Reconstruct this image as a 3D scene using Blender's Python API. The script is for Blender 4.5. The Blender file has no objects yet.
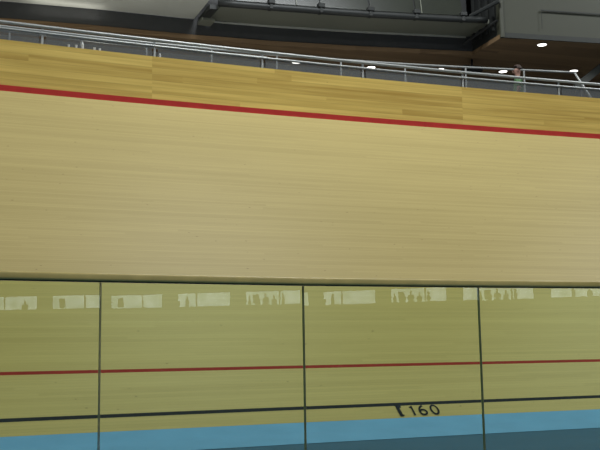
import bpy, bmesh, math, random
from mathutils import Vector, Matrix
random.seed(4)
SC = bpy.context.scene
COL = SC.collection
R = math.radians
CX, CY = 36.1727, -75.8366          # centre of the bend the bank runs round
ZO = 0.89                           # eye height over the apron floor
RB, ZB = 93.5764, 0.29              # measurement line: radius and height
AL = R(42.114)                      # banking
ST = 7.056                          # bank length from measurement line to the fence
RT, ZT = RB + ST*math.cos(AL), ZB + ST*math.sin(AL)


def pol(th, rho, z):
    t = R(th)
    return Vector((CX + rho*math.sin(t), CY + rho*math.cos(t), z))


# ------------------------------------------------------------------ materials
def srgb(r, g, b):
    f = lambda c: (c/255/12.92) if c/255 <= .04045 else ((c/255+.055)/1.055)**2.4
    return (f(r), f(g), f(b), 1)


class NT:
    def __init__(s, name):
        s.m = bpy.data.materials.new(name); s.m.use_nodes = True
        s.t = s.m.node_tree; s.t.nodes.clear()
        s.out = s.n('ShaderNodeOutputMaterial')

    def n(s, typ, **kw):
        nd = s.t.nodes.new(typ)
        for k, v in kw.items():
            if k.startswith('i_'):
                nd.inputs[k[2:].replace('_', ' ')].default_value = v
            else:
                setattr(nd, k, v)
        return nd

    def l(s, a, b): s.t.links.new(a, b)

    def math(s, op, a, b=None, c=None):
        nd = s.n('ShaderNodeMath', operation=op)
        for i, x in enumerate((a, b, c)):
            if x is None: continue
            if isinstance(x, (int, float)): nd.inputs[i].default_value = x
            else: s.l(x, nd.inputs[i])
        return nd.outputs[0]

    def bsdf(s, **kw):
        b = s.n('ShaderNodeBsdfPrincipled')
        for k, v in kw.items(): b.inputs[k].default_value = v
        s.l(b.outputs[0], s.out.inputs[0])
        return b

    def ramp(s, fac, stops):
        r = s.n('ShaderNodeValToRGB')
        e = r.color_ramp.elements
        while len(e) < len(stops): e.new(.5)
        for i, (p, c) in enumerate(stops):
            e[i].position = p; e[i].color = c
        s.l(fac, r.inputs[0])
        return r.outputs[0]


def plain(name, col, rough=.5, metal=0., noise=.06, scale=6., spec=.5):
    """one colour with a faint procedural mottling"""
    k = NT(name)
    tc = k.n('ShaderNodeTexCoord')
    nz = k.n('ShaderNodeTexNoise', i_Scale=scale, i_Detail=3.)
    k.l(tc.outputs['Object'], nz.inputs['Vector'])
    lo = [c*(1-noise) for c in col[:3]]+[1]
    hi = [min(1, c*(1+noise)) for c in col[:3]]+[1]
    c = k.ramp(nz.outputs[0], [(.3, lo), (.7, hi)])
    b = k.bsdf(Roughness=rough, Metallic=metal)
    b.inputs['Specular IOR Level'].default_value = spec
    k.l(c, b.inputs['Base Color'])
    return k.m


def uvsplit(k):
    uv = k.n('ShaderNodeUVMap')
    sp = k.n('ShaderNodeSeparateXYZ')
    k.l(uv.outputs[0], sp.inputs[0])
    return sp.outputs[0], sp.outputs[1]


def comb(k, x, y, z=0.):
    c = k.n('ShaderNodeCombineXYZ')
    for i, v in enumerate((x, y, z)):
        if isinstance(v, (int, float)): c.inputs[i].default_value = v
        else: k.l(v, c.inputs[i])
    return c.outputs[0]


def mixc(k, fac, a, b, mode='MIX'):
    m = k.n('ShaderNodeMix', data_type='RGBA', blend_type=mode)
    if isinstance(fac, (int, float)): m.inputs[0].default_value = fac
    else: k.l(fac, m.inputs[0])
    for i, x in ((6, a), (7, b)):
        if isinstance(x, (tuple, list)): m.inputs[i].default_value = x
        else: k.l(x, m.inputs[i])
    return m.outputs[2]


def batten_wood(name, light, dark, row, length, contrast, knots, grain, rough=.45):
    """long narrow battens laid along u, each with its own tone, fine grain and nail dots"""
    k = NT(name)
    u, v = uvsplit(k)
    rw = k.math('FLOOR', k.math('DIVIDE', v, row))
    wn = k.n('ShaderNodeTexWhiteNoise', noise_dimensions='1D'); k.l(rw, wn.inputs['W'])
    off = k.math('MULTIPLY', wn.outputs[0], length)
    cl = k.math('FLOOR', k.math('DIVIDE', k.math('ADD', u, off), length))
    w2 = k.n('ShaderNodeTexWhiteNoise', noise_dimensions='2D'); k.l(comb(k, rw, cl), w2.inputs['Vector'])
    # grain: stretched noise
    g = k.n('ShaderNodeTexNoise', i_Scale=1., i_Detail=4., i_Roughness=.6)
    k.l(comb(k, k.math('MULTIPLY', u, grain[0]), k.math('MULTIPLY', v, grain[1]), k.math('MULTIPLY', w2.outputs[0], 30.)), g.inputs['Vector'])
    big = k.n('ShaderNodeTexNoise', i_Scale=1., i_Detail=2.)
    k.l(comb(k, k.math('MULTIPLY', u, .22), k.math('MULTIPLY', v, 1.3)), big.inputs['Vector'])
    t = k.math('ADD', k.math('MULTIPLY', k.math('SUBTRACT', w2.outputs[0], .5), contrast[0]),
               k.math('MULTIPLY', k.math('SUBTRACT', g.outputs[0], .5), contrast[1]))
    t = k.math('ADD', t, k.math('MULTIPLY', k.math('SUBTRACT', big.outputs[0], .5), contrast[2]))
    t = k.math('ADD', t, .5)
    c = k.ramp(t, [(0., dark), (1., light)])
    # knots and nail heads
    vo = k.n('ShaderNodeTexVoronoi', i_Scale=1., i_Randomness=1.)
    k.l(comb(k, k.math('MULTIPLY', u, knots[0]*.6), k.math('MULTIPLY', v, knots[0])), vo.inputs['Vector'])
    w3 = k.n('ShaderNodeTexWhiteNoise', noise_dimensions='3D'); k.l(vo.outputs['Color'], w3.inputs['Vector'])
    has = k.math('GREATER_THAN', w3.outputs[0], .35)
    dot = k.math('MULTIPLY', has, k.math('LESS_THAN', vo.outputs['Distance'], k.math('MULTIPLY', w3.outputs[0], knots[1])))
    c = mixc(k, k.math('MULTIPLY', dot, knots[2]), c, (.10, .06, .03, 1))
    # seam between battens
    fr = k.math('FRACT', k.math('DIVIDE', v, row))
    seam = k.math('LESS_THAN', fr, .05)
    c = mixc(k, k.math('MULTIPLY', seam, .25), c, (.08, .05, .02, 1))
    b = k.bsdf(Roughness=rough)
    b.inputs['Specular IOR Level'].default_value = .1
    k.l(c, b.inputs['Base Color'])
    return k.m


def glass_mat(name, tint, f0, haze=None, rough=0.):
    """clear pane: tinted straight-through view plus fresnel mirror on its outer face"""
    k = NT(name)
    tr = k.n('ShaderNodeBsdfTransparent'); tr.inputs[0].default_value = tint
    gl = k.n('ShaderNodeBsdfGlossy'); gl.inputs['Roughness'].default_value = rough
    lw = k.n('ShaderNodeLayerWeight', i_Blend=.5)
    ge = k.n('ShaderNodeNewGeometry')
    f = k.math('ADD', f0, k.math('MULTIPLY', k.math('POWER', lw.outputs['Facing'], 5.), 1-f0))
    f = k.math('MULTIPLY', f, k.math('SUBTRACT', 1., ge.outputs['Backfacing']))
    body = tr.outputs[0]
    if haze:
        df = k.n('ShaderNodeBsdfDiffuse'); df.inputs[0].default_value = haze[0]
        mx = k.n('ShaderNodeMixShader'); mx.inputs[0].default_value = haze[1]
        k.l(body, mx.inputs[1]); k.l(df.outputs[0], mx.inputs[2]); body = mx.outputs[0]
    m = k.n('ShaderNodeMixShader'); k.l(f, m.inputs[0])
    k.l(body, m.inputs[1]); k.l(gl.outputs[0], m.inputs[2])
    k.l(m.outputs[0], k.out.inputs[0])
    return k.m


def emit(name, col, st):
    k = NT(name)
    e = k.n('ShaderNodeEmission'); e.inputs[0].default_value = col; e.inputs[1].default_value = st
    k.l(e.outputs[0], k.out.inputs[0])
    return k.m


def window_mat(name, st):
    """daylight seen through far glazing, a little uneven"""
    k = NT(name)
    tc = k.n('ShaderNodeTexCoord')
    nz = k.n('ShaderNodeTexNoise', i_Scale=1.1, i_Detail=3.)
    k.l(tc.outputs['Object'], nz.inputs['Vector'])
    c = k.ramp(nz.outputs[0], [(.3, (.5, .62, .6, 1)), (.65, (.85, 1, 1, 1))])
    e = k.n('ShaderNodeEmission'); e.inputs[1].default_value = st
    k.l(c, e.inputs[0]); k.l(e.outputs[0], k.out.inputs[0])
    return k.m


M = {}
M['track'] = batten_wood('track_pine', srgb(187, 170, 114), srgb(152, 137, 87), .04, 6., (.22, .5, .5), (9., .085, .5), (1.2, 60.))
M['fence'] = batten_wood('fence_larch', srgb(238, 209, 118), srgb(160, 125, 54), .11, 5.8, (.32, 1.25, .5), (5., .05, .3), (.35, 11.), .4)
M['soffit'] = batten_wood('dark_timber', srgb(150, 124, 92), srgb(108, 88, 66), .12, 4., (.6, .4, .2), (3., .0, .0), (1., 20.), .6)
M['rail_wood'] = plain('handrail_timber', srgb(200, 178, 104), .45, noise=.08, scale=14)
M['red'] = plain('red_paint', srgb(180, 54, 48), .5, spec=.1)
M['sprint'] = plain('sprinter_red_paint', srgb(136, 44, 40), .6, spec=.05)
M['black'] = plain('black_paint', srgb(34, 36, 40), .6, spec=.05)
M['blue'] = plain('blue_paint', srgb(92, 142, 186), .6, spec=.1, noise=.05, scale=3)
M['teal'] = plain('apron_paint', srgb(44, 82, 112), .6, spec=.1, noise=.06, scale=2)
M['steel'] = plain('brushed_steel', srgb(166, 168, 164), .4, .3, noise=.05, scale=30)
M['darksteel'] = plain('dark_steel', srgb(52, 54, 52), .5, .2)
M['fascia'] = plain('black_fascia', srgb(68, 69, 69), .55)
M['pale'] = plain('pale_cladding', srgb(214, 216, 204), .3, noise=.04, scale=1)
M['ledge'] = plain('grey_cladding', srgb(126, 128, 114), .45, noise=.05, scale=1)
M['parapet'] = plain('grey_green_board', srgb(70, 71, 57), .6, noise=.03, scale=2)
M['parapet_dark'] = plain('grey_green_trim', srgb(50, 52, 46), .6)
M['balglass'] = plain('smoked_balustrade', srgb(50, 53, 45), .3, noise=.1, scale=1.5)
M['seamlight'] = plain('pale_joint', srgb(190, 192, 182), .4)
M['backwall'] = plain('slate_wall', srgb(140, 142, 140), .6)
M['concrete'] = plain('concourse_floor', srgb(110, 110, 108), .7)
M['hall'] = plain('hall_cladding', srgb(62, 64, 62), .8)
M['hallroof'] = plain('hall_roof', srgb(120, 118, 112), .8)
M['seal'] = plain('dark_joint_seal', srgb(112, 122, 90), .5)
M['pane'] = glass_mat('clear_green_glass', (.885, .95, .825, 1), .036)
M['infill'] = glass_mat('grey_infill_glass', (.76, .77, .77, 1), .0, ((.36, .37, .36, 1), .2), .3)
M['lamp'] = emit('lamp_disc', (1, .97, .9, 1), 5.)
M['window'] = window_mat('window_daylight', 8.)
M['green'] = plain('green_cloth', srgb(92, 128, 84), .8)
M['darkcloth'] = plain('dark_cloth', srgb(40, 42, 48), .8)
M['skin'] = plain('skin', srgb(150, 112, 96), .6)
M['hair'] = plain('hair', srgb(60, 44, 34), .7)
M['white'] = plain('plain_white', srgb(200, 200, 196), .3)
M['rubber'] = plain('black_casing', srgb(18, 18, 20), .6)


# ------------------------------------------------------------------ mesh helpers
def link(name, me, root=None):
    o = bpy.data.objects.new(name, me); COL.objects.link(o)
    if root is not None:
        me.transform(Matrix.Translation(-root.location)) if root.type == 'EMPTY' or True else None
        o.parent = root
    return o


def finish(bm, name, mat, root=None, smooth=False, recalc=True):
    if recalc: bmesh.ops.recalc_face_normals(bm, faces=bm.faces)
    me = bpy.data.meshes.new(name)
    bm.to_mesh(me); bm.free()
    for m in (mat if isinstance(mat, (list, tuple)) else [mat]): me.materials.append(m)
    if smooth:
        for p in me.polygons: p.use_smooth = True
    return link(name, me, root)


def tag(o, label, cat, group=None):
    o['label'] = label; o['category'] = cat
    if group: o['group'] = group
    return o


def struct(o):
    o['kind'] = 'structure'
    return o


def empty(name, loc, label, cat, group=None):
    o = bpy.data.objects.new(name, None); COL.objects.link(o)
    o.location = loc; o.empty_display_size = .2
    return tag(o, label, cat, group)


def sweep(bm, prof, th0, th1, n, closed=False, uvs=None, mi=0):
    """sweep a (rho, z) profile round the bend; uvs = v coordinate per profile point"""
    ul = bm.loops.layers.uv.verify()
    rows = []
    for i in range(n+1):
        th = th0 + (th1-th0)*i/n
        rows.append([bm.verts.new(pol(th, r, z)) for r, z in prof])
    m = len(prof)
    for i in range(n):
        for j in range(m if closed else m-1):
            k = (j+1) % m
            f = bm.faces.new((rows[i][j], rows[i+1][j], rows[i+1][k], rows[i][k]))
            f.material_index = mi
            tu = [R(th0+(th1-th0)*a/n)*RB for a in (i, i+1, i+1, i)]
            tv = [(uvs or [p[1] for p in prof])[a] for a in (j, j, k, k)]
            for lp, a, b in zip(f.loops, tu, tv): lp[ul].uv = (a, b)
    if closed:
        bm.faces.new(rows[0]); bm.faces.new(rows[-1][::-1])
    return bm


def circ(r0, z0, rad, n=10):
    return [(r0+rad*math.cos(2*math.pi*i/n), z0+rad*math.sin(2*math.pi*i/n)) for i in range(n)]


def tube(bm, pts, rad, n=10, cap=True):
    """round bar through a list of points"""
    pts = [Vector(p) for p in pts]
    rings = []
    for i, p in enumerate(pts):
        d = (pts[min(i+1, len(pts)-1)] - pts[max(i-1, 0)]).normalized()
        a = d.cross(Vector((0, 0, 1)))
        if a.length < 1e-3: a = d.cross(Vector((0, 1, 0)))
        a.normalize(); b = d.cross(a)
        rr = rad[i] if isinstance(rad, (list, tuple)) else rad
        rings.append([bm.verts.new(p + a*rr*math.cos(2*math.pi*k/n) + b*rr*math.sin(2*math.pi*k/n)) for k in range(n)])
    for i in range(len(pts)-1):
        for k in range(n):
            bm.faces.new((rings[i][k], rings[i][(k+1) % n], rings[i+1][(k+1) % n], rings[i+1][k]))
    if cap:
        bm.faces.new(rings[0]); bm.faces.new(rings[-1][::-1])
    return bm


def hexa(bm, c, mi=0):
    """box from 8 corners: 4 bottom then 4 top, same order"""
    v = [bm.verts.new(p) for p in c]
    for q in ((0, 1, 2, 3), (4, 5, 6, 7), (0, 1, 5, 4), (1, 2, 6, 5), (2, 3, 7, 6), (3, 0, 4, 7)):
        bm.faces.new([v[i] for i in q]).material_index = mi
    return bm


def box(bm, c, ax, s, mi=0):
    """oriented box: centre, x axis in plan (unit), size"""
    c = Vector(c); x = Vector((ax[0], ax[1], 0)).normalized(); y = Vector((-x.y, x.x, 0)); z = Vector((0, 0, 1))
    q = lambda a, b, d: c + x*a*s[0]/2 + y*b*s[1]/2 + z*d*s[2]/2
    return hexa(bm, [q(-1, -1, -1), q(1, -1, -1), q(1, 1, -1), q(-1, 1, -1), q(-1, -1, 1), q(1, -1, 1), q(1, 1, 1), q(-1, 1, 1)], mi)


def slab(bm, pts, z0, z1, mi=0, ul=None):
    """extruded plan polygon with plan-metre UVs on its flat faces"""
    lo = [bm.verts.new((p[0], p[1], z0)) for p in pts]
    hi = [bm.verts.new((p[0], p[1], z1)) for p in pts]
    n = len(pts)
    fs = [bm.faces.new(lo[::-1]), bm.faces.new(hi)]
    for i in range(n):
        fs.append(bm.faces.new((lo[i], lo[(i+1) % n], hi[(i+1) % n], hi[i])))
    ul = bm.loops.layers.uv.verify()
    for f in fs:
        f.material_index = mi
        for lp in f.loops:
            co = lp.vert.co
            th = math.atan2(co.x-CX, co.y-CY); rho = math.hypot(co.x-CX, co.y-CY)
            lp[ul].uv = (th*RB, rho+co.z)
    return bm


def tangent(th):
    return (math.cos(R(th)), -math.sin(R(th)))


TH0, TH1 = -46., 6.
NS = 104

# ------------------------------------------------------------------ the track
trk = empty('velodrome_track', pol(-20.5, RB, 0), 'steeply banked pale timber cycling track with painted lines and blue inner band', 'cycling track')
bs = lambda s: (RB + s*math.cos(AL), ZB + s*math.sin(AL))
bm = bmesh.new()
ss = [.675, 1.6, 3., 4.5, 6., ST-.10]
sweep(bm, [bs(s) for s in ss]+[(RT-.002, bs(ss[-1])[1]+.0)], TH0, TH1, NS, uvs=ss+[ST])
sweep(bm, [bs(.025), bs(.325), bs(.625)], TH0, TH1, NS, uvs=[.025, .325, .625])
BT = (RB-.15, ZB-.143)
sweep(bm, [BT, bs(-.025)], TH0, TH1, NS, uvs=[-.2, -.025])
finish(bm, 'track_surface', M['track'], trk, recalc=False)
bm = bmesh.new(); sweep(bm, [bs(.625), bs(.675)], TH0, TH1, NS)
o = finish(bm, 'sprinter_line', M['sprint'], trk, recalc=False); o['label'] = 'thin red line along the lower track'
bm = bmesh.new(); sweep(bm, [bs(-.025), bs(.025)], TH0, TH1, NS)
o = finish(bm, 'measurement_line', M['black'], trk, recalc=False); o['label'] = 'black line near the foot of the track'
bm = bmesh.new(); sweep(bm, [(RB-.93, .004), (RB-.5, .072), BT], TH0, TH1, NS)
o = finish(bm, 'inner_band', M['blue'], trk, recalc=False); o['label'] = 'light blue band along the inner edge'

# painted distance mark: a short bar below the line and the figures 160


def on_bank(u, s):
    th = math.degrees(u/RB)
    r, z = bs(s)
    p = pol(th, r, z)
    nrm = (pol(th, r - math.sin(AL), z + math.cos(AL)) - p)
    return p + nrm*.003


def stroke(bm, path, w):
    n = len(path)
    vs = []
    for i, (x, y) in enumerate(path):
        ax, ay = path[max(i-1, 0)]; bx, by = path[min(i+1, n-1)]
        d = Vector((bx-ax, by-ay)); d.normalize()
        px, py = -d.y*w/2, d.x*w/2
        vs.append((bm.verts.new(on_bank(x+px, y+py)), bm.verts.new(on_bank(x-px, y-py))))
    for i in range(n-1):
        bm.faces.new((vs[i][0], vs[i][1], vs[i+1][1], vs[i+1][0]))


bm = bmesh.new()
stroke(bm, [(-36.0, -.02), (-35.995, -.185)], .042)
stroke(bm, [(-36.02, -.04), (-35.955, -.04)], .035)
stroke(bm, [(-36.0, -.178), (-35.96, -.172)], .018)
D = lambda x, y: (x, -.035 - .145*(1-y))


def arc(cx, cy, rx, ry, a0, a1, n=14):
    return [D(cx+rx*math.cos(R(a0+(a1-a0)*i/n)), cy+ry*math.sin(R(a0+(a1-a0)*i/n))) for i in range(n+1)]


o = finish(bm, 'distance_bar', M['black'], trk); o['label'] = 'short black bar hanging from the black line'
x1 = -35.825
for strokes in (([D(x1-.028, .8), D(x1, .98), D(x1, 0.)],),
                (arc(-35.665, .36, .077, .62, 100, 180, 8) + arc(-35.70, .30, .042, .26, 180, 540, 20),),
                (arc(-35.545, .5, .045, .46, 0, 360, 22),)):
    bm = bmesh.new()
    for st_ in strokes: stroke(bm, st_, .025)
    finish(bm, 'painted_digit', M['black'], trk)

# ------------------------------------------------------------------ fence on top of the bank
fen = empty('track_fence', pol(-20.5, RT, ZT-.06), 'upright yellow timber fence with red foot strip along top of track', 'fence')
FZ = 4.912 + ZO
bm = bmesh.new()
sweep(bm, [(RT, ZT-.066), (RT, ZT+.05), (RT+.05, ZT+.05), (RT+.05, ZT-.066)], TH0, TH1, NS, closed=True)
o = finish(bm, 'foot_strip', M['red'], fen); o['label'] = 'red painted strip along the foot'
seam0, seamd = -19.56-3.42*8, 3.42
for i in range(16):
    a, b = seam0+seamd*i, seam0+seamd*(i+1)
    if b < TH0 or a > TH1: continue
    bm = bmesh.new()
    sweep(bm, [(RT+.012, ZT+.051), (RT+.012, FZ), (RT+.06, FZ), (RT+.06, ZT+.051)], max(a, TH0), min(b, TH1), 8, closed=True)
    # shift v per panel so that boards do not run on across the joint
    ul = bm.loops.layers.uv.verify()
    for f in bm.faces:
        for lp in f.loops: lp[ul].uv.y += (i*37 % 11)*1.1
    finish(bm, 'boarded_panel', M['fence'], fen)

# ------------------------------------------------------------------ walkway behind the fence, back wall, soffit
bm = bmesh.new()
sweep(bm, [(RT+.07, ZO+3.9), (RT+.07, ZO+4.1), (99.66, ZO+4.1), (99.66, ZO+4.62), (106., ZO+4.62), (106., ZO+3.9)], TH0, TH1, NS, closed=True)
struct(finish(bm, 'floor_concourse', M['concrete']))
bm = bmesh.new()
sweep(bm, [(104.5, ZO+4.62), (104.5, ZO+6.9), (104.8, ZO+6.9), (104.8, ZO+4.62)], TH0, TH1, NS, closed=True)
struct(finish(bm, 'wall_back', M['backwall']))
SOF = ZO + 6.9
front = [(-20.5, 11.9), (-16.5, 14.35), (-12.6, 16.3), (-9.2, 17.75), (-6.2, 18.86), (-4.22, 19.44), (-2.37, 20.08), (-.61, 20.60), (1.45, 21.08), (3.55, 21.48), (4.14, 21.6)]
notch = [(4.56, 20.36)]
rightf = [(5.73, 20.62), (7.0, 20.9), (9.5, 21.35), (14., 21.9), (20., 22.2)]
back = [tuple(pol(t, 105.3, 0)[:2]) for t in range(-8, -47, -2)]
bm = bmesh.new()
slab(bm, front+notch+rightf+back, SOF, SOF+.1)
struct(finish(bm, 'ceiling_concourse', M['soffit']))


def wall_along(bm, pts, z0, z1, thick, mi=0):
    """upright strip of given thickness behind a plan polyline"""
    n = len(pts)
    off = []
    for i in range(n):
        a = Vector(pts[max(i-1, 0)]); b = Vector(pts[min(i+1, n-1)])
        d = (b-a).normalized()
        off.append((pts[i][0]-d.y*thick, pts[i][1]+d.x*thick))
    return slab(bm, list(pts)+off[::-1], z0, z1, mi)


def shift(pts, k):
    """move plan points outward from the bend centre by k"""
    out = []
    for x, y in pts:
        d = Vector((x-CX, y-CY)).normalized()
        out.append((x+d.x*k, y+d.y*k))
    return out


fr_in = shift(front, .03)
bm = bmesh.new(); wall_along(bm, fr_in[:-1]+[(4.17, 21.62)], SOF+.101, SOF+.46, .12)
struct(finish(bm, 'trim_1', M['fascia']))
bm = bmesh.new(); wall_along(bm, shift([(-1.9, 20.25)]+front[7:10]+[(4.0, 21.57)], -.005), SOF+.425, SOF+.46, .03)
struct(finish(bm, 'trim_7', M['seamlight']))
# pale underside of the tier overhang on the left
pl = [p for p in front if p[0] < -2.3]
K0 = (-2.27, 20.10)
nrm = (Vector((CX, CY))-Vector(K0)).normalized()
bm = bmesh.new()
out = shift(pl+[K0], -2.6)
slab(bm, pl+[K0]+out[::-1], SOF+.461, SOF+.66)
struct(finish(bm, 'trim_2', M['pale']))
# narrower ledge between overhang and corner
lg = [(-1.95, 20.19), (-.61, 20.62), (1.45, 21.10), (3.55, 21.50), (4.1, 21.6)]
bm = bmesh.new()
lf = shift(lg, -.92)
slab(bm, lg+lf[::-1], SOF+.461, SOF+.56)
struct(finish(bm, 'trim_3', M['ledge']))
# dark rear of the tier above the ledges
bm = bmesh.new()
wall_along(bm, shift(front, .2), SOF+.47, SOF+4., .2)
struct(finish(bm, 'wall_tier', M['fascia']))
# dark return wall at the corner and the grey parapet on the right
bm = bmesh.new()
wall_along(bm, [(4.16, 21.62), (4.62, 20.42)], SOF+.12, SOF+4., .08)
struct(finish(bm, 'wall_return', M['darksteel']))
bm = bmesh.new()
par = [(4.60, 20.36)]+[(x, y) for x, y in rightf]
wall_along(bm, par, SOF+.101, SOF+4., .3)
struct(finish(bm, 'wall_right', M['parapet']))
bm = bmesh.new(); wall_along(bm, shift(par, -.03), SOF+.005, SOF+.12, .028)
struct(finish(bm, 'trim_4', M['parapet_dark']))
bm = bmesh.new(); tube(bm, [(4.585, 20.335, SOF+.0), (4.585, 20.335, SOF+4.)], .055, 8)
struct(finish(bm, 'trim_5', M['parapet']))
# access panel in the parapet, outlined by shadow gaps
def lerp(a, b, t): return (a[0]+(b[0]-a[0])*t, a[1]+(b[1]-a[1])*t)
bm = bmesh.new()
g0, g1 = (5.53, 20.53), (7.0, 20.86)
pth = shift([g0, (5.73, 20.58), g1, (8.2, 21.08)], -.005)
wall_along(bm, pth, ZO+7.585, ZO+7.61, .02)
wall_along(bm, [pth[0], lerp(pth[0], pth[1], .04)], ZO+7.16, ZO+7.60, .006)
struct(finish(bm, 'trim_6', M['parapet_dark']))

# ------------------------------------------------------------------ upper tier balustrade
ub = empty('tier_balustrade', pol(-20., 102.1, SOF+.56), 'dark smoked glass balustrade with thick tube along upper tier edge', 'balustrade')
LF = [pol(t, r, 0) for t, r in ((-22.0, 102.36), (-21.45, 102.26), (-20.7, 102.1), (-20.08, 101.98), (-18.79, 101.66), (-18.3, 101.5))]
def lfp(th, dr, z):
    ts = [-22.0, -21.45, -20.7, -20.08, -18.79, -18.3]; rs = [102.36, 102.26, 102.1, 101.98, 101.66, 101.5]
    for i in range(5):
        if th <= ts[i+1] or i == 4:
            t = (th-ts[i])/(ts[i+1]-ts[i]); r = rs[i]+(rs[i+1]-rs[i])*t; break
    return pol(th, r+dr, z)
bm = bmesh.new()
tube(bm, [lfp(-21.7+3.4*i/16, 0, SOF+.48) for i in range(17)], .075, 12)
o = finish(bm, 'tube_rail', M['darksteel'], ub, smooth=True)
ed = [-21.72, -21.07, -20.45, -19.82, -19.23, -18.6]
for i in range(len(ed)-1):
    a, b = ed[i]+.01, ed[i+1]-.01
    bm = bmesh.new()
    hexa(bm, [lfp(a, .0, SOF+.57), lfp(b, .0, SOF+.57), lfp(b, .03, SOF+.57), lfp(a, .03, SOF+.57),
              lfp(a, .25, SOF+1.6), lfp(b, .25, SOF+1.6), lfp(b, .28, SOF+1.6), lfp(a, .28, SOF+1.6)])
    finish(bm, 'smoked_panel', M['balglass'], ub)
for th in ed[1:-1]+[-18.62]:
    bm = bmesh.new()
    t = tangent(th)
    box(bm, lfp(th, -.05, SOF+.58), t, (.15, .12, .10))
    box(bm, lfp(th, .0, SOF+.50), t, (.08, .17, .17))
    bmesh.ops.bevel(bm, geom=bm.edges[:], offset=.012, segments=1, affect='EDGES')
    finish(bm, 'clamp', M['darksteel'], ub)
for th in (-20.75, -19.15, -21.5):
    bm = bmesh.new()
    tube(bm, [lfp(th, -.012, SOF+.57), lfp(th+.02, .235, SOF+1.6)], .012, 6)
    finish(bm, 'joint_strip', M['ledge'], ub)
# lower return rails, gusset and battens at the corner
cb = empty('corner_bracket', (4.1, 21.2, SOF+.46), 'dark steel bracket and battens at inner corner of upper tier', 'bracket')
bm = bmesh.new()
hexa(bm, [(3.72, 20.72, SOF+.47), (3.86, 20.66, SOF+.47), (4.1, 21.55, SOF+.47), (3.98, 21.56, SOF+.47),
          (3.15, 20.62, SOF+1.2), (3.3, 20.58, SOF+1.2), (3.55, 20.9, SOF+1.2), (3.4, 20.94, SOF+1.2)])
finish(bm, 'gusset', M['rubber'], cb)
bm = bmesh.new(); tube(bm, [(3.9, 21.4, SOF+.22), (4.5, 20.4, SOF+.42)], .03, 8); finish(bm, 'return_rail', M['darksteel'], cb)
bm = bmesh.new(); tube(bm, [(3.92, 20.55, SOF+.58), (4.52, 20.2, SOF+.80)], .05, 8); finish(bm, 'return_rail', M['darksteel'], cb)
for i, t in enumerate((.15, .38, .62, .85)):
    p = lerp((4.12, 21.56), (4.55, 20.45), t)
    bm = bmesh.new(); box(bm, (p[0]-.03, p[1]-.02, SOF+1.2), (.35, -.93), (.06, .05, 1.9)); finish(bm, 'batten', M['darksteel'], cb)
kb = empty('end_bracket', (-1.95, 19.6, SOF+.46), 'short grey steel bracket between pale overhang and ledge', 'bracket')
bm = bmesh.new()
d = Vector((.37, -.93)); t2 = Vector((.93, .37))
def kp(a, b, z): return (-2.1+d.x*a+t2.x*b, 20.08+d.y*a+t2.y*b, z)
hexa(bm, [kp(0, -.08, SOF+.36), kp(.9, -.08, SOF+.36), kp(.9, .09, SOF+.36), kp(0, .09, SOF+.36), kp(0, -.08, SOF+.46), kp(.9, -.08, SOF+.46), kp(.9, .09, SOF+.46), kp(0, .09, SOF+.46)])
finish(bm, 'arm', M['darksteel'], kb)
bm = bmesh.new(); hexa(bm, [kp(.0, -.1, SOF+.30), kp(.35, -.1, SOF+.30), kp(.35, .2, SOF+.30), kp(0, .2, SOF+.30), kp(0, -.1, SOF+.36), kp(.35, -.1, SOF+.36), kp(.35, .2, SOF+.36), kp(0, .2, SOF+.36)])
finish(bm, 'plate', M['ledge'], kb)

# ------------------------------------------------------------------ downlights in the timber soffit
DL = [((5.60, 20.85), 'recessed round downlight nearest the grey parapet corner'),
      ((5.14, 22.90), 'recessed downlight above the person in green'),
      ((3.53, 22.64), 'recessed downlight just left of the black ceiling box'),
      ((1.80, 22.38), 'recessed downlight over the middle of the long railing'),
      ((-.03, 21.88), 'recessed downlight furthest left under the timber ceiling'),
      ((6.92, 22.95), 'recessed downlight beside the sloping stair rail')]
for (x, y), lab in DL:
    r = empty('downlight', (x, y, SOF), lab, 'ceiling light', 'downlights in the timber ceiling')
    bm = bmesh.new(); bmesh.ops.create_cone(bm, cap_ends=True, segments=20, radius1=.10, radius2=.10, depth=.012, matrix=Matrix.Translation((x, y, SOF-.012)))
    finish(bm, 'lamp_disc', M['lamp'], r)
    bm = bmesh.new()
    tube(bm, [(x+.115*math.cos(2*math.pi*i/24), y+.115*math.sin(2*math.pi*i/24), SOF-.008) for i in range(25)], .012, 6, cap=False)
    finish(bm, 'bezel', M['darksteel'], r)

# black box fitting under the soffit
bx = empty('loudspeaker', (4.18, 21.9, SOF-.30), 'small black box hung below timber ceiling beside a downlight', 'loudspeaker')
bm = bmesh.new(); box(bm, (4.18, 21.9, SOF-.235), tangent(-18.4), (.5, .16, .13)); bmesh.ops.bevel(bm, geom=bm.edges[:], offset=.015, segments=2, affect='EDGES')
finish(bm, 'casing', M['rubber'], bx)
bm = bmesh.new(); tube(bm, [(4.18, 21.9, SOF-.175), (4.18, 21.9, SOF-.001)], .025, 8); finish(bm, 'hanger', M['rubber'], bx)

# sloping stair rail at the right
st = empty('stair_balustrade', (6.9, 21.3, ZO+4.62), 'dark sloping stair side rising to the right behind the railings', 'stair rail')
bm = bmesh.new()
def sp(th, z, r=101.5): return pol(th, r, ZO+z)
hexa(bm, [sp(-17.05, 5.86), sp(-16.46, 6.647), sp(-16.46, 6.647, 101.58), sp(-17.05, 5.86, 101.58), sp(-17.05, 6.06), sp(-16.46, 6.847), sp(-16.46, 6.847, 101.58), sp(-17.05, 6.06, 101.58)])
finish(bm, 'stringer', M['parapet_dark'], st)
for th in (-16.95, -16.6):
    bm = bmesh.new(); zz = 5.9+(th+17.05)*1.333
    tube(bm, [sp(th, 4.625, 101.54), sp(th, zz, 101.54)], .035, 8); finish(bm, 'post', M['darksteel'], st)

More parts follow.
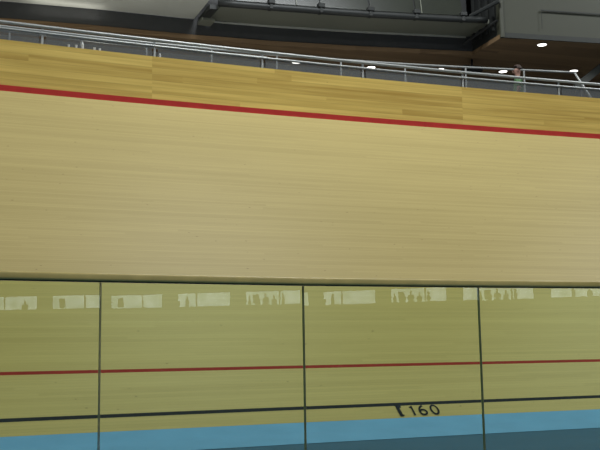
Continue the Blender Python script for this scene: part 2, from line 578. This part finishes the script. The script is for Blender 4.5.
# ------------------------------------------------------------------ front railing on the fence line
RF = RT + .25
RTOP, RLOW = ZO+5.278, ZO+5.172
fr = empty('safety_railing', pol(-20.5, RF, ZO+4.1), 'grey steel double railing with glass infill directly behind yellow fence', 'railing')
bm = bmesh.new(); sweep(bm, circ(RF, RTOP, .028, 12), TH0, TH1, NS*2, closed=True); finish(bm, 'top_rail', M['steel'], fr, smooth=True)
bm = bmesh.new(); sweep(bm, circ(RF, RLOW, .021, 10), TH0, TH1, NS*2, closed=True); finish(bm, 'lower_rail', M['steel'], fr, smooth=True)
pst = [-23.99, -22.92, -21.80, -20.67, -19.46, -18.22]
pst = [-23.99-1.13*i for i in range(18, 0, -1)] + pst + [-18.22+1.18*i for i in range(1, 19)]
for a in pst:
    bm = bmesh.new(); box(bm, pol(a, RF+.02, (ZO+4.1+RTOP)/2), tangent(a), (.036, .03, RTOP-ZO-4.1)); finish(bm, 'post', M['steel'], fr)
for a, b in zip(pst[:-1], pst[1:]):
    bm = bmesh.new(); sweep(bm, [(RF-.006, ZO+4.2), (RF-.006, RLOW-.02), (RF+.006, RLOW-.02), (RF+.006, ZO+4.2)], a+.03, b-.03, 3, closed=True)
    o = finish(bm, 'infill_panel', M['infill'], fr)

# ------------------------------------------------------------------ rear railing, ending in a raked post
rr_t = [-46, -24.18, -22.8, -22.08, -21.34, -20.59, -19.82, -19.08, -18.35, -17.68]
rr_r = [100.63, 100.63, 100.6, 100.56, 100.5, 100.4, 100.27, 100.11, 99.95, 99.82]
def rear(th, z):
    for i in range(len(rr_t)-1):
        if th <= rr_t[i+1]: break
    t = (th-rr_t[i])/(rr_t[i+1]-rr_t[i])
    return pol(th, rr_r[i]+(rr_r[i+1]-rr_r[i])*t, z)
RZ = ZO+5.75
rb = empty('platform_railing', rear(-20.5, ZO+4.62), 'slim grey railing behind the first one ending in a raked post', 'railing')
ths = [-46+i*(46-17.68)/90 for i in range(91)]
bm = bmesh.new(); tube(bm, [rear(t, RZ) for t in ths] , .022, 8)
finish(bm, 'top_rail', M['steel'], rb, smooth=True)
bm = bmesh.new()
ths2 = [t for t in ths if t < -21.3]
tube(bm, [rear(t, RZ-.075) for t in ths2], .03, 8)
finish(bm, 'lower_rail', M['steel'], rb, smooth=True)
pth = [-24.18, -23.47, -22.79, -22.08, -21.34, -20.59, -19.82, -19.08, -18.35]
for a in [-24.18-.71*i for i in range(22, 0, -1)] + pth:
    bm = bmesh.new(); tube(bm, [rear(a, ZO+4.621), rear(a, RZ)], .018, 8); finish(bm, 'post', M['steel'], rb)
bm = bmesh.new(); tube(bm, [rear(-17.70, RZ), pol(-17.50, 99.78, ZO+5.2), pol(-17.32, 99.75, ZO+4.621)], .022, 8); finish(bm, 'raked_post', M['steel'], rb, smooth=True)

# small plain white pieces of no known kind, set on the fence top
for i, (th, h, lab) in enumerate(((-23.77, .045, 'short white piece on the ledge, leftmost of the white items above the fence'),
                                  (-23.70, .055, 'white piece between the short and the tall one above the fence'),
                                  (-23.64, .12, 'tall white piece standing above the fence near its left end'),
                                  (-23.53, .045, 'white piece just right of the tall white one'),
                                  (-23.48, .04, 'small white piece furthest right of the cluster by the tall one'),
                                  (-22.90, .07, 'white piece beside a railing post, alone above the fence'))):
    r0 = .02 if h < .065 else .018
    p = pol(th, RT+.035, FZ)
    bm = bmesh.new()
    prof = [(r0, 0), (r0, h*.62), (r0*.45, h*.82), (r0*.45, h)] if h > .065 else [(r0*.8, 0), (r0, h)]
    tube(bm, [p+Vector((0, 0, z)) for _, z in prof], [q for q, _ in prof], 10)
    tag(finish(bm, 'tall_white_piece' if h > .065 else 'low_white_piece', M['white']), lab, 'bottle' if h > .065 else 'cup', 'white items on the fence top')

# ------------------------------------------------------------------ people
def skin_obj(name, verts, edges, radii, mat, root, sub=1):
    me = bpy.data.meshes.new(name); me.from_pydata(verts, edges, []); me.update()
    o = bpy.data.objects.new(name, me); COL.objects.link(o); o.parent = root
    sk = o.modifiers.new('skin', 'SKIN')
    lay = me.skin_vertices[0] if me.skin_vertices else None
    if lay is None:
        me.attributes  # the modifier normally adds the layer itself
        bmx = bmesh.new(); bmx.from_mesh(me); bmx.verts.layers.skin.verify(); bmx.to_mesh(me); bmx.free()
        lay = me.skin_vertices[0]
    for i, r in enumerate(radii):
        lay.data[i].radius = r if isinstance(r, tuple) else (r, r)
        lay.data[i].use_root = (i == 0)
    ss_ = o.modifiers.new('smooth', 'SUBSURF'); ss_.levels = sub; ss_.render_levels = sub
    me.materials.append(mat)
    return o


def make_person(loc, rz, label, group=None, name='person'):
    r = empty(name, loc, label, 'person', group); r.rotation_euler[2] = rz
    V = [(0, 0, .93), (0, 0, 1.12), (0, 0, 1.32), (0, 0, 1.43), (0, 0, 1.50), (0, .012, 1.58), (0, .005, 1.665)]
    E = [(i, i+1) for i in range(6)]
    Rd = [(.15, .11), (.14, .10), (.16, .11), (.075, .065), (.056, .056), (.074, .092), (.062, .075)]
    for sx in (-1, 1):
        b = len(V)
        V += [(sx*.085, 0, .86), (sx*.095, .01, .50), (sx*.095, -.02, .09), (sx*.10, .07, .035), (sx*.105, .14, .03)]
        E += [(0, b), (b, b+1), (b+1, b+2), (b+2, b+3), (b+3, b+4)]
        Rd += [.09, .06, .04, .037, .03]
        b = len(V)
        V += [(sx*.17, 0, 1.37), (sx*.215, .0, 1.12), (sx*.21, .09, .90), (sx*.205, .12, .82)]
        E += [(2, b), (b, b+1), (b+1, b+2), (b+2, b+3)]
        Rd += [.055, .045, .034, .03]
        for q in range(4):                                   # fingers
            f = len(V)
            V += [(sx*.205, .125+.012*q-.02, .77), (sx*(.20), .14+.012*q-.02, .735)]
            E += [(b+3, f), (f, f+1)]; Rd += [.009, .008]
        f = len(V); V += [(sx*.185, .15, .80), (sx*.175, .165, .775)]; E += [(b+3, f), (f, f+1)]; Rd += [.010, .009]
    skin_obj('body', V, E, Rd, M['skin'], r, 2)
    V = [(0, 0, .88), (0, 0, 1.12), (0, 0, 1.32), (0, 0, 1.42)]
    E = [(0, 1), (1, 2), (2, 3)]
    Rd = [(.18, .135), (.17, .125), (.18, .13), (.09, .08)]
    for sx in (-1, 1):
        b = len(V)
        V += [(sx*.175, 0, 1.365), (sx*.215, 0, 1.16)]; E += [(2, b), (b, b+1)]; Rd += [.075, .065]
    skin_obj('shirt', V, E, Rd, M['green'], r, 2)
    V = [(0, 0, .93)]; E = []; Rd = [(.165, .125)]
    for sx in (-1, 1):
        b = len(V)
        V += [(sx*.088, 0, .84), (sx*.095, .01, .50), (sx*.095, -.02, .10)]; E += [(0, b), (b, b+1), (b+1, b+2)]; Rd += [.105, .08, .06]
    skin_obj('trousers', V, E, Rd, M['darkcloth'], r, 2)
    # hair cap and face
    bm = bmesh.new(); bmesh.ops.create_uvsphere(bm, u_segments=18, v_segments=12, radius=1.)
    for v in list(bm.verts):
        if v.co.z < -.25 or (v.co.y > .45 and v.co.z < .45): bm.verts.remove(v)
    for v in bm.verts: v.co = Vector((v.co.x*.088, v.co.y*.104+.0, v.co.z*.10+1.645))
    me = bpy.data.meshes.new('hair'); bm.to_mesh(me); bm.free(); me.materials.append(M['hair'])
    h = bpy.data.objects.new('hair', me); COL.objects.link(h); h.parent = r
    bm = bmesh.new()
    for sx in (-1, 1):
        bmesh.ops.create_uvsphere(bm, u_segments=8, v_segments=6, radius=.011, matrix=Matrix.Translation((sx*.032, .098, 1.62)))
    me = bpy.data.meshes.new('eyes'); bm.to_mesh(me); bm.free(); me.materials.append(M['rubber'])
    h = bpy.data.objects.new('eyes', me); COL.objects.link(h); h.parent = r
    bm = bmesh.new()
    bmesh.ops.create_cone(bm, cap_ends=True, segments=8, radius1=.016, radius2=.004, depth=.05, matrix=Matrix.Translation((0, .104, 1.592)))
    box(bm, (0, .092, 1.548), (1, 0), (.045, .008, .01))
    for sx in (-1, 1): bmesh.ops.create_uvsphere(bm, u_segments=8, v_segments=6, radius=.022, matrix=Matrix.Translation((sx*.08, 0, 1.60)) @ Matrix.Diagonal((.4, .8, 1.3, 1)))
    me = bpy.data.meshes.new('face'); bm.to_mesh(me); bm.free(); me.materials.append(M['skin'])
    h = bpy.data.objects.new('face', me); COL.objects.link(h); h.parent = r
    return r


person = make_person(pol(-18.65, 99.36, ZO+4.1), R(80), 'person in a green shirt standing side-on behind the railing glass')
person.scale = (.885, .885, .885)

# ------------------------------------------------------------------ glass barrier in the foreground
J = [(-1.80, 3.775), (-.90, 4.235), (.01, 4.665), (.94, 5.015), (1.90, 5.325)]
J = [(-2.69, 3.28)] + J + [(2.88, 5.60)]
GZ = ZO + .33
LABS = {1: 'clear glass barrier panel at left edge of frame', 2: 'clear glass barrier panel second from left, between the first two joints',
        3: 'clear glass barrier panel in front of the painted figures 160', 4: 'clear glass barrier panel at right edge, over the widest teal floor',
        }
for i in range(len(J)-1):
    a, b = Vector(J[i]), Vector(J[i+1]); t = (b-a).normalized(); nn = Vector((-t.y, t.x)); L = (b-a).length
    if i in (0, 5): continue
    c = (a+b)/2
    r = empty('glass_panel', (c.x, c.y, .0), LABS[i], 'glass panel', 'glass barrier panels')
    bm = bmesh.new(); box(bm, (c.x, c.y, (GZ+.03)/2), t, (L-.008, .012, GZ-.04)); finish(bm, 'pane', M['pane'], r)
    for e, s in ((a, 1), (b, -1)):
        bm = bmesh.new(); q = e + t*s*.0026; box(bm, (q.x, q.y, (GZ+.03)/2), t, (.0014, .013, GZ-.04)); finish(bm, 'edge_seal', M['seal'], r)
JR = J[1:-1]
hr = empty('timber_handrail', (.01, 4.665, GZ), 'rounded pale timber handrail capping the foreground glass panels', 'handrail')
path = [Vector((x, y, GZ+.028)) for x, y in JR]
bm = bmesh.new()
prof = []
for cx_, cy_, a0 in ((.015, .024, 0), (-.015, .024, 90), (-.015, .010, 180), (.015, .010, 270)):
    for q in range(5):
        a_ = R(a0+22.5*q); prof.append((cx_+.010*math.cos(a_), cy_-.004+.010*math.sin(a_)))
rings = []
for i, p in enumerate(path):
    d = (path[min(i+1, len(path)-1)]-path[max(i-1, 0)]).normalized(); nv = Vector((-d.y, d.x, 0))
    rings.append([bm.verts.new(Vector((p.x, p.y, GZ+.006))+nv*a_+Vector((0, 0, b_))) for a_, b_ in prof])
for i in range(len(rings)-1):
    for q in range(len(prof)):
        bm.faces.new((rings[i][q], rings[i+1][q], rings[i+1][(q+1) % len(prof)], rings[i][(q+1) % len(prof)]))
bm.faces.new(rings[0]); bm.faces.new(rings[-1][::-1])
finish(bm, 'rail', M['rail_wood'], hr, smooth=True)
bm = bmesh.new()
for a, b in zip(JR[:-1], JR[1:]):
    a, b = Vector(a), Vector(b); c = (a+b)/2; box(bm, (c.x, c.y, GZ+.002), b-a, ((b-a).length, .018, .010))
finish(bm, 'glazing_channel', M['rubber'], hr)
bs_ = empty('base_channel', (.01, 4.665, 0), 'steel floor channel holding the foreground glass panels', 'channel')
bm = bmesh.new()
for a, b in zip(J[1:-2], J[2:-1]):
    a, b = Vector(a), Vector(b); c = (a+b)/2; box(bm, (c.x, c.y, .017), b-a, ((b-a).length, .06, .034))
finish(bm, 'shoe', M['steel'], bs_)

# ------------------------------------------------------------------ the hall round it all
N0 = Vector((.8879, -.4600)); TV = Vector((.4600, .8879))
W0 = Vector((51.743, -49.293))
def hallp(u, w): return W0 + TV*u - N0*w            # w metres from the far wall towards the camera
U0, U1, WN, HZ = -62., 76., 115., 15.
bm = bmesh.new(); slab(bm, [hallp(U0, 0), hallp(U0, WN), hallp(U1, WN), hallp(U1, 0)], -.2, 0); struct(finish(bm, 'floor', M['teal']))
bm = bmesh.new(); slab(bm, [hallp(U0, 0), hallp(U0, WN), hallp(U1, WN), hallp(U1, 0)], HZ, HZ+.3); struct(finish(bm, 'ceiling', M['hallroof']))
for nm, a, b in (('wall_left', (U0-.3, -.3), (U0, WN)), ('wall_near', (U0, WN), (U1, WN+.3)), ('wall_end', (U1, -.3), (U1+.3, WN))):
    bm = bmesh.new(); slab(bm, [hallp(a[0], a[1]), hallp(a[0], b[1]), hallp(b[0], b[1]), hallp(b[0], a[1])], 0, HZ); struct(finish(bm, nm, M['hall']))
WZ0, WZ1 = ZO+3.95, ZO+5.05
wins = [(-1.6+5.95*k, 3.0+5.95*k) for k in range(-5, 6)]
bm = bmesh.new()
def wl(u0, u1, z0, z1):
    slab(bm, [hallp(u0, -.3), hallp(u0, 0), hallp(u1, 0), hallp(u1, -.3)], z0, z1)
wl(U0, U1, 0, WZ0); wl(U0, U1, WZ1, HZ)
prev = U0
for a, b in wins: wl(prev, a, WZ0, WZ1); prev = b
wl(prev, U1, WZ0, WZ1)
struct(finish(bm, 'wall_far', M['hall']))
for k, (a, b) in enumerate(wins):
    bm = bmesh.new(); slab(bm, [hallp(a, -.2), hallp(a, -.15), hallp(b, -.15), hallp(b, -.2)], WZ0, WZ1)
    w = struct(finish(bm, 'window_%d' % (k+1), M['window']))
    bm = bmesh.new()
    mid = a + (b-a)*(.36 if k % 2 else .62)
    slab(bm, [hallp(mid-.05, -.14), hallp(mid-.05, -.05), hallp(mid+.05, -.05), hallp(mid+.05, -.14)], WZ0, WZ1)
    if k % 2 == 0: slab(bm, [hallp(a+.6, -.14), hallp(a+.6, -.1), hallp(a+1.1, -.1), hallp(a+1.1, -.14)], WZ0+.1, WZ1-.25)
    f = finish(bm, 'window_mullion', M['rubber']); f.parent = w
# gallery and the people along the far windows
bm = bmesh.new(); slab(bm, [hallp(U0, 0), hallp(U0, 2.5), hallp(U1, 2.5), hallp(U1, 0)], ZO+2.7, ZO+2.95); struct(finish(bm, 'floor_gallery', M['concrete']))
def copy_person(src, loc, rz, label, group):
    c = src.copy(); COL.objects.link(c); c.location = loc; c.rotation_euler[2] = rz; c['label'] = label; c['group'] = group
    for ch in src.children:
        d_ = ch.copy(); COL.objects.link(d_); d_.parent = c
        d_.material_slots[0].link = 'OBJECT'; d_.material_slots[0].material = M['darkcloth'] if ch.name.startswith(('shirt', 'trousers')) else M['hair']
    return c
for i, u in enumerate((-9.6, -1.3, -.45, 4.9, 5.6, 6.25, 6.95, 7.7, 12.2, 13.4)):
    p = hallp(u, .8)
    c = copy_person(person, (p.x, p.y, ZO+2.95), R(40+37*i), 'person in dark clothes standing at the far windows', 'people along the far windows')
    s = .98+.04*((i*7) % 3); c.scale = (s, s, s)

# ------------------------------------------------------------------ lamps
def area(name, loc, size, power, col=(1, .97, .90), look=None):
    l = bpy.data.lights.new(name, 'AREA'); l.shape = 'RECTANGLE'; l.size, l.size_y = size; l.energy = power; l.color = col
    o = bpy.data.objects.new(name, l); COL.objects.link(o); o.location = loc
    if look is not None:
        o.rotation_euler = (Vector(look)-Vector(loc)).to_track_quat('-Z', 'Y').to_euler()
    return o
PW = 900
LC = (.93, .97, 1.)
for th, k in ((-35, .55), (-28, .95), (-21, 1.35), (-14, 1.2), (-7, .8)):
    area('arena_lamp', pol(th, 96.3, 13.6), (5, 1.6), PW*1.15*k, LC)
    area('arena_lamp', pol(th, 82, 14.0), (5, 2), PW*.6*k, LC)
for th in (-42, -21, 0):
    area('arena_lamp', pol(th, 62, 14.), (8, 4), PW*2.6, LC)
# uplighters on the walkway washing the underside of the upper tier
for th, pw in ((-25.2, 26), (-23.2, 26), (-21.2, 11), (-19.6, 8)):
    area('uplighter', pol(th, 101.2, ZO+4.9), (.5, .12), pw, (1, .96, .88), pol(th-.1, 102.6, ZO+7.6))

# added fill light without a fitting, brightening the pale overhang from close by
q0 = shift([(-4.95, 19.25)], -.22)[0]
area('overhang_fill', (q0[0], q0[1], SOF+.22), (1.5, .05), 2.2, (1, .98, .93), (q0[0]-.02, q0[1]+.05, SOF+1.))

w = bpy.data.worlds.new('world'); SC.world = w; w.use_nodes = True
w.node_tree.nodes['Background'].inputs[0].default_value = (.02, .02, .02, 1)

# ------------------------------------------------------------------ camera
cam = bpy.data.cameras.new('camera'); co = bpy.data.objects.new('camera', cam); COL.objects.link(co)
cam.sensor_width = 36; cam.lens = 943.84*36/600; cam.clip_end = 400
p_, r_ = .13433, -.01588
fw = Vector((0, math.cos(p_), math.sin(p_))); up = Vector((0, -math.sin(p_), math.cos(p_))); rt = Vector((1, 0, 0))
cr, sr = math.cos(r_), math.sin(r_)
rx = rt*cr + up*sr; uy = -rt*sr + up*cr
m = Matrix((rx, uy, -fw)).transposed().to_4x4(); m.translation = Vector((0, 0, ZO))
co.matrix_world = m
SC.camera = co
vs = SC.view_settings
vs.view_transform = 'Standard'; vs.look = 'None'; vs.gamma = 1; vs.use_curve_mapping = False; vs.exposure = -.6
